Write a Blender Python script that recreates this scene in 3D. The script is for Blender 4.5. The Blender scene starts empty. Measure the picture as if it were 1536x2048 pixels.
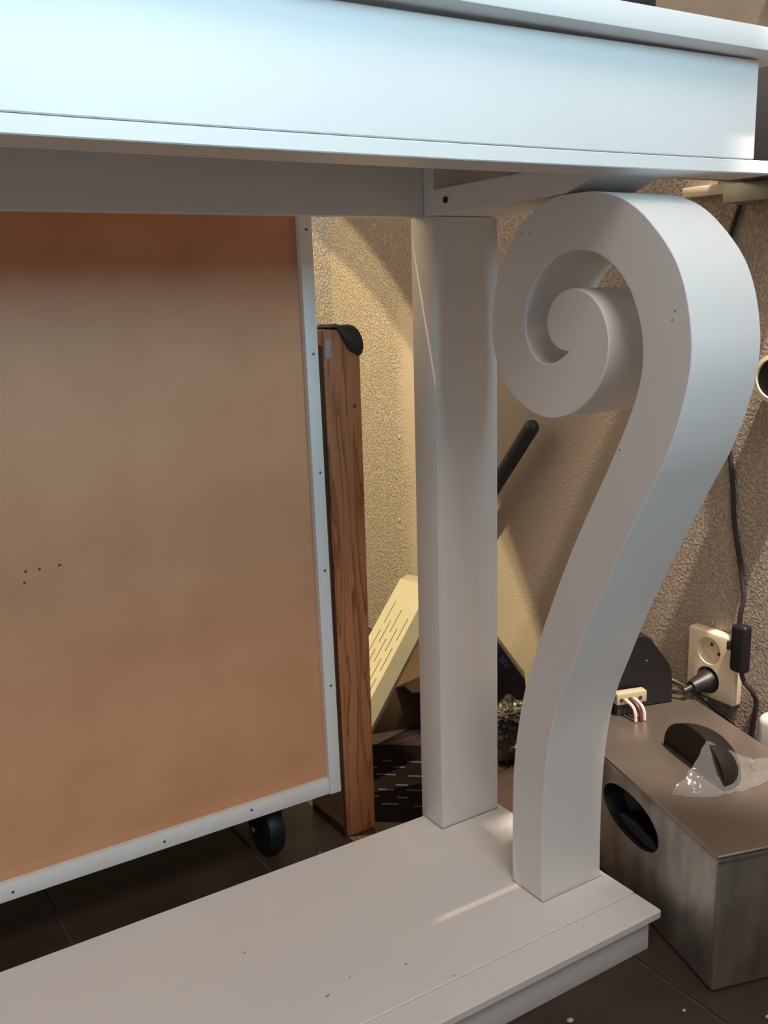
import bpy, bmesh, math, random
from mathutils import Vector, Matrix, noise

S = bpy.context.scene
C = S.collection
ZO = 0.047                      # the floor lies this far under the table's base board, which is the zero of the plan

# ------------------------------------------------------------------ camera
def rad(a): return math.radians(a)
cam = bpy.data.cameras.new('camera'); camo = bpy.data.objects.new('camera', cam); C.objects.link(camo)
yaw, pitch, roll = rad(32.513), rad(12.768), rad(-1.542)
f = Vector((math.sin(yaw)*math.cos(pitch), math.cos(yaw)*math.cos(pitch), -math.sin(pitch)))
r0 = Vector((math.cos(yaw), -math.sin(yaw), 0)); u0 = r0.cross(f)
r = r0*math.cos(roll) + u0*math.sin(roll); u = -r0*math.sin(roll) + u0*math.cos(roll)
M = Matrix((r, u, -f)).transposed().to_4x4(); M.translation = Vector((-0.62078, -0.86391, 0.62895 + ZO))
camo.matrix_world = M
cam.sensor_fit = 'VERTICAL'; cam.sensor_height = 36; cam.lens = 1976.5/2048*36; cam.clip_start = 0.02
S.camera = camo

# ------------------------------------------------------------------ world, lights, exposure
S.view_settings.view_transform = 'Standard'; S.view_settings.look = 'None'
S.view_settings.exposure = 0.0; S.view_settings.gamma = 1.0; S.view_settings.use_curve_mapping = False
W = bpy.data.worlds.new('room_daylight'); S.world = W; W.use_nodes = True
W.node_tree.nodes['Background'].inputs[0].default_value = (0.95, 0.96, 1.0, 1)
W.node_tree.nodes['Background'].inputs[1].default_value = 0.33

def area(name, loc, target, sx, sy, power, col):
    l = bpy.data.lights.new(name, 'AREA'); l.shape = 'RECTANGLE'; l.size = sx; l.size_y = sy
    l.energy = power; l.color = col
    o = bpy.data.objects.new(name, l); C.objects.link(o); o.location = (loc[0], loc[1], loc[2]+ZO)
    d = Vector(target) - Vector(loc); o.rotation_euler = d.to_track_quat('-Z', 'Y').to_euler(); return o
def spot(name, loc, axis, half, power, col, blend=0.1, rad_=0.012):
    l = bpy.data.lights.new(name, 'SPOT'); l.energy = power; l.color = col
    l.spot_size = 2*half; l.spot_blend = blend; l.shadow_soft_size = rad_
    o = bpy.data.objects.new(name, l); C.objects.link(o); o.location = (loc[0], loc[1], loc[2]+ZO)
    o.rotation_euler = Vector(axis).to_track_quat('-Z', 'Y').to_euler(); return o
# shop window in front of the table, up to the left: cold daylight
area('window_light', (0.42, -2.00, 1.66), (-0.12, 0.0, 1.72), 1.3, 1.4, 33, (0.52, 0.83, 1.0)).data.spread = rad(69)
# warm ceiling lamp in the room, in front
area('room_lamp', (-0.6, -1.5, 2.3), (-0.2, 0, 0.3), 0.9, 0.9, 20, (1.0, 0.89, 0.80))
# warm lamp over the end wall, shining past the end of the table
spot('wall_lamp', (0.24, -0.82, 2.2), (0.150, 0.68, -1.80), rad(9.5), 460, (1.0, 0.84, 0.70), 0.4, 0.03)
# ceiling lamp behind the table: its light slips between the table and the framed board
spot('back_lamp', (-0.50, 0.440, 2.2), (0.323, -0.368, -1.28), rad(4.3), 130, (1.0, 0.76, 0.46), 0.25, 0.006)
# warm lamp in the back corner, shining on the end wall
def edge_spot(name, L, a, b, half, power, shift):
    L = Vector(L); a = Vector(a); b = Vector(b)
    m = ((a-L).normalized() + (b-L).normalized()).normalized()
    n = (a-L).cross(b-L).normalized()
    if n.y < 0: n = -n                                    # into the lit side, towards the back
    ax = m*math.cos(half-shift) + n*math.sin(half-shift)
    spot(name, L, ax, half, power, (1.0, 0.85, 0.46), 0.02, 0.006)
LA = (-0.60, 0.35, 1.52)
edge_spot('corner_lamp', LA, (0.385, 0.6061, 0.6277), (0.385, 0.28, 0.193), rad(46), 68, 0)
edge_spot('corner_lamp', LA, (0.385, 0.3718, 0.2593), (0.385, 0.2608, 0.0874), rad(46), 78, 0)

# ------------------------------------------------------------------ materials
def mat(name, col, rough=0.5, metal=0.0, noise_amt=0.0, noise_scale=20.0, col2=None, bump=0.0, bump_scale=200.0, spec=0.5, stretch=None):
    m = bpy.data.materials.new(name); m.use_nodes = True; nt = m.node_tree; b = nt.nodes['Principled BSDF']
    b.inputs['Base Color'].default_value = (*col, 1); b.inputs['Roughness'].default_value = rough
    b.inputs['Metallic'].default_value = metal; b.inputs['Specular IOR Level'].default_value = spec
    tc = nt.nodes.new('ShaderNodeTexCoord'); src = tc.outputs['Object']
    if stretch:
        mp = nt.nodes.new('ShaderNodeMapping'); mp.inputs['Scale'].default_value = stretch
        nt.links.new(src, mp.inputs[0]); src = mp.outputs[0]
    if noise_amt > 0:
        n = nt.nodes.new('ShaderNodeTexNoise'); n.inputs['Scale'].default_value = noise_scale; n.inputs['Detail'].default_value = 5
        nt.links.new(src, n.inputs['Vector'])
        cr = nt.nodes.new('ShaderNodeMapRange'); cr.inputs[1].default_value = 0.3; cr.inputs[2].default_value = 0.7
        nt.links.new(n.outputs['Fac'], cr.inputs[0])
        mx = nt.nodes.new('ShaderNodeMix'); mx.data_type = 'RGBA'
        c2 = col2 or tuple(c*(1-noise_amt) for c in col)
        mx.inputs[6].default_value = (*col, 1); mx.inputs[7].default_value = (*c2, 1)
        nt.links.new(cr.outputs[0], mx.inputs[0]); nt.links.new(mx.outputs[2], b.inputs['Base Color'])
    if bump > 0:
        n2 = nt.nodes.new('ShaderNodeTexNoise'); n2.inputs['Scale'].default_value = bump_scale; n2.inputs['Detail'].default_value = 3
        nt.links.new(src, n2.inputs['Vector'])
        bp = nt.nodes.new('ShaderNodeBump'); bp.inputs['Strength'].default_value = bump; bp.inputs['Distance'].default_value = 0.002
        nt.links.new(n2.outputs['Fac'], bp.inputs['Height']); nt.links.new(bp.outputs[0], b.inputs['Normal'])
    return m
MW = mat('white_paint', (0.80, 0.79, 0.775), 0.42, 0, 0.035, 9, bump=0.05, bump_scale=120)
MFR = mat('frame_paint', (0.80, 0.80, 0.79), 0.4, 0, 0.05, 30, bump=0.06, bump_scale=160)
MDF = mat('hardboard', (0.66, 0.335, 0.18), 0.5, 0, 0.2, 11, (0.58, 0.28, 0.14), 0.05, 300)
MST = mat('brushed_steel', (0.52, 0.49, 0.44), 0.40, 0.85, 0.4, 34, (0.30, 0.27, 0.24), 0.05, 90, stretch=(1, 1, 0.45))
MLD = mat('steel_lid', (0.40, 0.34, 0.29), 0.36, 0.85, 0.35, 7, (0.30, 0.25, 0.21), 0.04, 90)
MBK = mat('black_plastic', (0.014, 0.013, 0.014), 0.45)
MBG = mat('glossy_black_plastic', (0.009, 0.008, 0.011), 0.5, spec=0.3)
MHD = mat('dark_handle', (0.02, 0.026, 0.036), 0.42)
MCB = mat('cord_rubber', (0.02, 0.014, 0.016), 0.5)
MIV = mat('ivory_plastic', (0.72, 0.62, 0.47), 0.35)
MCR = mat('cream_plastic', (0.40, 0.35, 0.25), 0.42, 0, 0.06, 30)
MDH = mat('dark_hole', (0.03, 0.022, 0.018), 0.8)
MSC = mat('screw_metal', (0.16, 0.14, 0.12), 0.4, 0.8)
MBO = mat('bolt_metal', (0.05, 0.05, 0.055), 0.3, 0.8)
MGR = mat('grey_metal', (0.30, 0.32, 0.31), 0.45, 0.6, 0.2, 30)
MTL = mat('stone_tile', (0.070, 0.044, 0.035), 0.45, 0, 0.5, 9, (0.044, 0.026, 0.020), 0.25, 60)
MGT = mat('grout', (0.10, 0.07, 0.052), 0.85, 0, 0.4, 60, bump=0.3, bump_scale=300)
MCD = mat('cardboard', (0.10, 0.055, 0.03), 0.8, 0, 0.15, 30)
MLF = mat('leather_strap', (0.018, 0.017, 0.016), 0.55, 0, 0.3, 60, bump=0.2, bump_scale=400)
MTG = mat('grey_tag', (0.36, 0.33, 0.30), 0.5)
MBAG = mat('black_bag_film', (0.018, 0.016, 0.018), 0.3, 0, 0.3, 40)
MFO = mat('crumpled_foil', (0.62, 0.57, 0.48), 0.25, 0.85, 0.6, 60, (0.25, 0.22, 0.2))
MFD = mat('dark_wrapper', (0.075, 0.065, 0.062), 0.35, 0.3, 0.4, 50)
MBL = mat('blue_print', (0.12, 0.15, 0.42), 0.5)
MPR = mat('white_print', (0.55, 0.53, 0.5), 0.4)
MRD = mat('red_wire', (0.10, 0.018, 0.014), 0.45)
MWR = mat('pale_wire', (0.62, 0.52, 0.46), 0.35)
MCHP = mat('pale_chip', (0.55, 0.44, 0.32), 0.8)
MDBACK = mat('dark_dash_backing', (0.009, 0.005, 0.005), 0.85, 0, 0.3, 30, spec=0.1)
MDASH = mat('light_dash_tone', (0.06, 0.048, 0.044), 0.4)  # paler tone in place of light falling on the floor
MTK = mat('tick_print', (0.10, 0.08, 0.06), 0.6)
MSHADE = mat('shaded_side_wood', (0.042, 0.022, 0.016), 0.5, 0, 0.4, 20, stretch=(1, 1, 0.2))  # dark tone carrying the shade on the plank's left face

def stucco(name, col):
    m = bpy.data.materials.new(name); m.use_nodes = True; nt = m.node_tree; b = nt.nodes['Principled BSDF']
    b.inputs['Roughness'].default_value = 0.7; b.inputs['Specular IOR Level'].default_value = 0.33
    tc = nt.nodes.new('ShaderNodeTexCoord')
    n = nt.nodes.new('ShaderNodeTexNoise'); n.inputs['Scale'].default_value = 250; n.inputs['Detail'].default_value = 2.0; n.inputs['Distortion'].default_value = 0.6
    nt.links.new(tc.outputs['Object'], n.inputs['Vector'])
    mr = nt.nodes.new('ShaderNodeMapRange'); mr.inputs[1].default_value = 0.42; mr.inputs[2].default_value = 0.66; mr.interpolation_type = 'SMOOTHSTEP'
    nt.links.new(n.outputs['Fac'], mr.inputs[0])
    # the plaster is worn smooth in a patch behind the table: mask in metres on the wall
    sp = nt.nodes.new('ShaderNodeSeparateXYZ'); nt.links.new(tc.outputs['Object'], sp.inputs[0])
    nb = nt.nodes.new('ShaderNodeTexNoise'); nb.inputs['Scale'].default_value = 9; nt.links.new(tc.outputs['Object'], nb.inputs['Vector'])
    def math_(op, a, bv=None, c=None):
        x = nt.nodes.new('ShaderNodeMath'); x.operation = op
        for i, v in enumerate((a, bv, c)):
            if v is None: continue
            if isinstance(v, (int, float)): x.inputs[i].default_value = v
            else: nt.links.new(v, x.inputs[i])
        return x.outputs[0]
    yy = math_('MULTIPLY_ADD', nb.outputs['Fac'], 0.12, sp.outputs['Y'])
    zz = math_('MULTIPLY_ADD', nb.outputs['Fac'], 0.10, sp.outputs['Z'])
    def ramp(v, lo, hi):
        q = nt.nodes.new('ShaderNodeMapRange'); q.inputs[1].default_value = lo; q.inputs[2].default_value = hi; q.interpolation_type = 'SMOOTHSTEP'
        nt.links.new(v, q.inputs[0]); return q.outputs[0]
    rough_back = ramp(yy, 0.66, 0.74); rough_front = ramp(yy, 0.14, 0.00); top = ramp(zz, 0.62, 0.74)
    k = math_('MAXIMUM', math_('MAXIMUM', rough_back, rough_front), top)
    k = math_('MULTIPLY', k, ramp(sp.outputs['Z'], 0.93, 0.86))
    k = math_('MULTIPLY_ADD', k, 0.93, 0.07)
    h = math_('MULTIPLY', mr.outputs[0], k)
    bp = nt.nodes.new('ShaderNodeBump'); bp.inputs['Strength'].default_value = 0.9; bp.inputs['Distance'].default_value = 0.0026
    nt.links.new(h, bp.inputs['Height']); nt.links.new(bp.outputs[0], b.inputs['Normal'])
    n3 = nt.nodes.new('ShaderNodeTexNoise'); n3.inputs['Scale'].default_value = 5; n3.inputs['Detail'].default_value = 4
    nt.links.new(tc.outputs['Object'], n3.inputs['Vector'])
    mx = nt.nodes.new('ShaderNodeMix'); mx.data_type = 'RGBA'
    mx.inputs[6].default_value = (*col, 1); mx.inputs[7].default_value = (*[c*0.93 for c in col], 1)
    nt.links.new(n3.outputs['Fac'], mx.inputs[0]); nt.links.new(mx.outputs[2], b.inputs['Base Color'])
    return m
MWL = stucco('stucco_plaster', (0.435, 0.36, 0.295))

def pine(name):
    m = bpy.data.materials.new(name); m.use_nodes = True; nt = m.node_tree; b = nt.nodes['Principled BSDF']
    b.inputs['Roughness'].default_value = 0.6; b.inputs['Specular IOR Level'].default_value = 0.33
    tc = nt.nodes.new('ShaderNodeTexCoord')
    mp = nt.nodes.new('ShaderNodeMapping'); mp.inputs['Scale'].default_value = (1, 1, 0.075); nt.links.new(tc.outputs['Object'], mp.inputs[0])
    n = nt.nodes.new('ShaderNodeTexNoise'); n.inputs['Scale'].default_value = 55; n.inputs['Detail'].default_value = 3; nt.links.new(mp.outputs[0], n.inputs['Vector'])
    wv = nt.nodes.new('ShaderNodeMath'); wv.operation = 'MULTIPLY'; wv.inputs[1].default_value = 5.0; nt.links.new(n.outputs['Fac'], wv.inputs[0])
    fr = nt.nodes.new('ShaderNodeMath'); fr.operation = 'FRACT'; nt.links.new(wv.outputs[0], fr.inputs[0])
    rp = nt.nodes.new('ShaderNodeValToRGB'); e = rp.color_ramp.elements
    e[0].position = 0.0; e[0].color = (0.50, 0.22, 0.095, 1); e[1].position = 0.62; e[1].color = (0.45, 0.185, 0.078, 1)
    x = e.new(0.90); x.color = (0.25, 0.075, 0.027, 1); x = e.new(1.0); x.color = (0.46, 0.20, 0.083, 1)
    nt.links.new(fr.outputs[0], rp.inputs[0])
    n2 = nt.nodes.new('ShaderNodeTexNoise'); n2.inputs['Scale'].default_value = 4; nt.links.new(tc.outputs['Object'], n2.inputs['Vector'])
    mr = nt.nodes.new('ShaderNodeMapRange'); mr.inputs[1].default_value = 0.35; mr.inputs[2].default_value = 0.65; nt.links.new(n2.outputs['Fac'], mr.inputs[0])
    mx = nt.nodes.new('ShaderNodeMix'); mx.data_type = 'RGBA'; mx.inputs[7].default_value = (0.34, 0.13, 0.055, 1)
    ml = nt.nodes.new('ShaderNodeMath'); ml.operation = 'MULTIPLY'; ml.inputs[1].default_value = 0.35; nt.links.new(mr.outputs[0], ml.inputs[0])
    nt.links.new(ml.outputs[0], mx.inputs[0]); nt.links.new(rp.outputs[0], mx.inputs[6]); nt.links.new(mx.outputs[2], b.inputs['Base Color'])
    bp = nt.nodes.new('ShaderNodeBump'); bp.inputs['Strength'].default_value = 0.15; bp.inputs['Distance'].default_value = 0.001
    nt.links.new(fr.outputs[0], bp.inputs['Height']); nt.links.new(bp.outputs[0], b.inputs['Normal'])
    return m
MPN = pine('pine_wood')

def film(name):
    m = bpy.data.materials.new(name); m.use_nodes = True; nt = m.node_tree
    b = nt.nodes['Principled BSDF']; out = nt.nodes['Material Output']
    b.inputs['Base Color'].default_value = (0.75, 0.77, 0.8, 1); b.inputs['Roughness'].default_value = 0.12
    tr = nt.nodes.new('ShaderNodeBsdfTransparent'); tr.inputs[0].default_value = (0.93, 0.93, 0.94, 1)
    mx = nt.nodes.new('ShaderNodeMixShader'); mx.inputs[0].default_value = 0.10
    nt.links.new(tr.outputs[0], mx.inputs[1]); nt.links.new(b.outputs[0], mx.inputs[2]); nt.links.new(mx.outputs[0], out.inputs['Surface'])
    return m
MFM = film('clear_film')

# ------------------------------------------------------------------ mesh helpers
def bev(bm, w, seg=2):
    if w > 0:
        es = [e for e in bm.edges if len(e.link_faces) == 2 and e.calc_face_angle(0) > rad(35)]
        bmesh.ops.bevel(bm, geom=es, offset=w, offset_type='OFFSET', segments=seg, profile=0.5, affect='EDGES', clamp_overlap=True)
def box(lo, hi, w=0.0, seg=2):
    bm = bmesh.new(); bmesh.ops.create_cube(bm, size=1.0)
    for v in bm.verts:
        v.co = Vector([(lo[i]+hi[i])/2 + v.co[i]*(hi[i]-lo[i]) for i in range(3)])
    bev(bm, w, seg); return bm
def prism(pts, a, b, axis='X', w=0.0):
    """closed outline pts swept along an axis from a to b; the outline lies in the other two axes in cyclic order"""
    bm = bmesh.new()
    def P(p, t):
        return {'X': (t, p[0], p[1]), 'Y': (p[0], t, p[1]), 'Z': (p[0], p[1], t)}[axis]
    A = [bm.verts.new(P(p, a)) for p in pts]; B = [bm.verts.new(P(p, b)) for p in pts]
    n = len(pts); caps = [bm.faces.new(A), bm.faces.new(B)]
    for i in range(n): bm.faces.new((A[i], A[(i+1) % n], B[(i+1) % n], B[i]))
    bmesh.ops.recalc_face_normals(bm, faces=bm.faces)
    if w > 0:
        es = [e for fc in caps for e in fc.edges]
        bmesh.ops.bevel(bm, geom=es, offset=w, segments=1, affect='EDGES', clamp_overlap=True)
    return bm
def tube(pts, rr, seg=10, smooth_n=6, cap=True, ends=False):
    pts = [Vector(p) for p in pts]
    if smooth_n > 1 and len(pts) > 2:
        q = []; P = [2*pts[0]-pts[1]] + pts + [2*pts[-1]-pts[-2]]
        for i in range(1, len(P)-2):
            for k in range(smooth_n):
                t = k/smooth_n; a, b, c, d = P[i-1:i+3]
                q.append(0.5*((2*b) + (c-a)*t + (2*a-5*b+4*c-d)*t*t + (3*b-a-3*c+d)*t**3))
        q.append(pts[-1]); pts = q
    bm = bmesh.new(); rings = []; n = len(pts)
    up = None
    for i, p in enumerate(pts):
        t = (pts[min(i+1, n-1)] - pts[max(i-1, 0)]).normalized()
        if up is None: up = t.orthogonal().normalized()
        up = (up - t*up.dot(t)).normalized(); s = t.cross(up)
        rad_i = rr(i/(n-1)) if callable(rr) else rr
        if ends and i < 7: rad_i *= max(0.05, math.sin(math.pi/2*i/6))
        rings.append([bm.verts.new(p + (up*math.cos(2*math.pi*k/seg) + s*math.sin(2*math.pi*k/seg))*rad_i) for k in range(seg)])
    for a, b in zip(rings, rings[1:]):
        for k in range(seg): bm.faces.new((a[k], a[(k+1) % seg], b[(k+1) % seg], b[k]))
    if cap: bm.faces.new(rings[0][::-1]); bm.faces.new(rings[-1])
    bmesh.ops.recalc_face_normals(bm, faces=bm.faces); return bm
def lathe(prof, origin, axis, seg=32, squash=None):
    """prof: (radius, distance along axis); closed at both ends"""
    ax = Vector(axis).normalized(); uu = ax.orthogonal().normalized(); vv = ax.cross(uu); o = Vector(origin)
    bm = bmesh.new(); rings = []
    for (R, h) in prof:
        rings.append([bm.verts.new(o + ax*h + (uu*math.cos(2*math.pi*k/seg) + vv*math.sin(2*math.pi*k/seg))*R) for k in range(seg)])
    for a, b in zip(rings, rings[1:]):
        for k in range(seg): bm.faces.new((a[k], a[(k+1) % seg], b[(k+1) % seg], b[k]))
    bm.faces.new(rings[0][::-1]); bm.faces.new(rings[-1])
    bmesh.ops.recalc_face_normals(bm, faces=bm.faces); return bm
def obj(name, bm, m, parent=None, smooth=True, base=None, mats=None):
    """links ONE mesh object; coordinates are plan coordinates, or the parent's own if it is turned"""
    root = parent
    if parent is not None and not parent.get('_own'):
        off = Vector(parent['_base']); bmesh.ops.translate(bm, verts=bm.verts, vec=-off)
    loc = Vector((0, 0, 0))
    if parent is None:
        loc = Vector(base) if base else Vector((0, 0, 0))
        bmesh.ops.translate(bm, verts=bm.verts, vec=-loc)
    me = bpy.data.meshes.new(name); bm.to_mesh(me); bm.free(); me.materials.append(m)
    for x in (mats or []): me.materials.append(x)
    o = bpy.data.objects.new(name, me); C.objects.link(o)
    if smooth:
        for p in me.polygons: p.use_smooth = True
        me.set_sharp_from_angle(angle=rad(32))
    if parent is not None:
        o.parent = parent; o['_base'] = parent['_base']; o['_own'] = parent.get('_own', 0)
    else:
        o.location = loc + Vector((0, 0, ZO)); o['_base'] = tuple(loc)
    return o
def thing(name, label, cat, base, rot=None, own=False, group=None):
    o = bpy.data.objects.new(name, None); C.objects.link(o); o.empty_display_size = 0.05
    o.location = (base[0], base[1], base[2]+ZO); o['_base'] = tuple(base) if not own else (0.0, 0.0, 0.0); o['_own'] = 1 if own else 0
    if rot: o.rotation_euler = rot
    return tag(o, label, cat, group)
def tag(o, label, cat, group=None):
    o['label'] = label; o['category'] = cat
    if group: o['group'] = group
    return o
def struct(o): o['kind'] = 'structure'; return o
def boolean(bm, cutters):
    me = bpy.data.meshes.new('cut_work'); bm.to_mesh(me); bm.free(); a = bpy.data.objects.new('cut_work', me); C.objects.link(a); tmp = [a]
    for cb in cutters:
        mc = bpy.data.meshes.new('cut_tool'); cb.to_mesh(mc); cb.free(); c = bpy.data.objects.new('cut_tool', mc); C.objects.link(c); tmp.append(c)
        md = a.modifiers.new('cut', 'BOOLEAN'); md.operation = 'DIFFERENCE'; md.object = c; md.solver = 'EXACT'
    dg = bpy.context.evaluated_depsgraph_get(); ev = a.evaluated_get(dg)
    out = bmesh.new(); out.from_mesh(ev.to_mesh()); ev.to_mesh_clear()
    for o in tmp:
        d = o.data; bpy.data.objects.remove(o); bpy.data.meshes.remove(d)
    return out
def ell(cu, cv, a, b, n=40, e=2.0):
    o = []
    for k in range(n):
        t = 2*math.pi*k/n; c, s = math.cos(t), math.sin(t)
        o.append((cu + a*math.copysign(abs(c)**(2/e), c), cv + b*math.copysign(abs(s)**(2/e), s)))
    return o
random.seed(4)

# ------------------------------------------------------------------ the room
FZ = -0.047
fl = struct(obj('floor', box((-1.85, -2.6, FZ-0.05), (0.385, 0.885, FZ-0.0025)), MGT, base=(-0.7, -0.8, FZ)))
tile_me = {}
xs = [-0.174 + 0.2368*k for k in range(-7, 3)]; ys = [0.304 + 0.474*k for k in range(-7, 2)]
for i in range(len(xs)):
    for j in range(len(ys)):
        x0 = xs[i] + 0.0022; x1 = min(xs[i] + 0.2368 - 0.0022, 0.384); y0 = ys[j] + 0.0022; y1 = min(ys[j] + 0.474 - 0.0022, 0.884)
        if x1 - x0 < 0.01 or y1 - y0 < 0.01: continue
        obj('tile', box((x0, y0, FZ-0.012), (x1, y1, FZ + random.uniform(-0.0003, 0.0)), 0.0012, 1), MTL, fl, smooth=False)
struct(obj('wall_right', box((0.385, -2.6, FZ), (0.485, 0.985, 2.4)), MWL, base=(0, 0, FZ)))
struct(obj('wall_back', box((-1.85, 0.885, FZ), (0.385, 0.985, 2.4)), MWL, base=(0, 0, FZ)))

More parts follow.
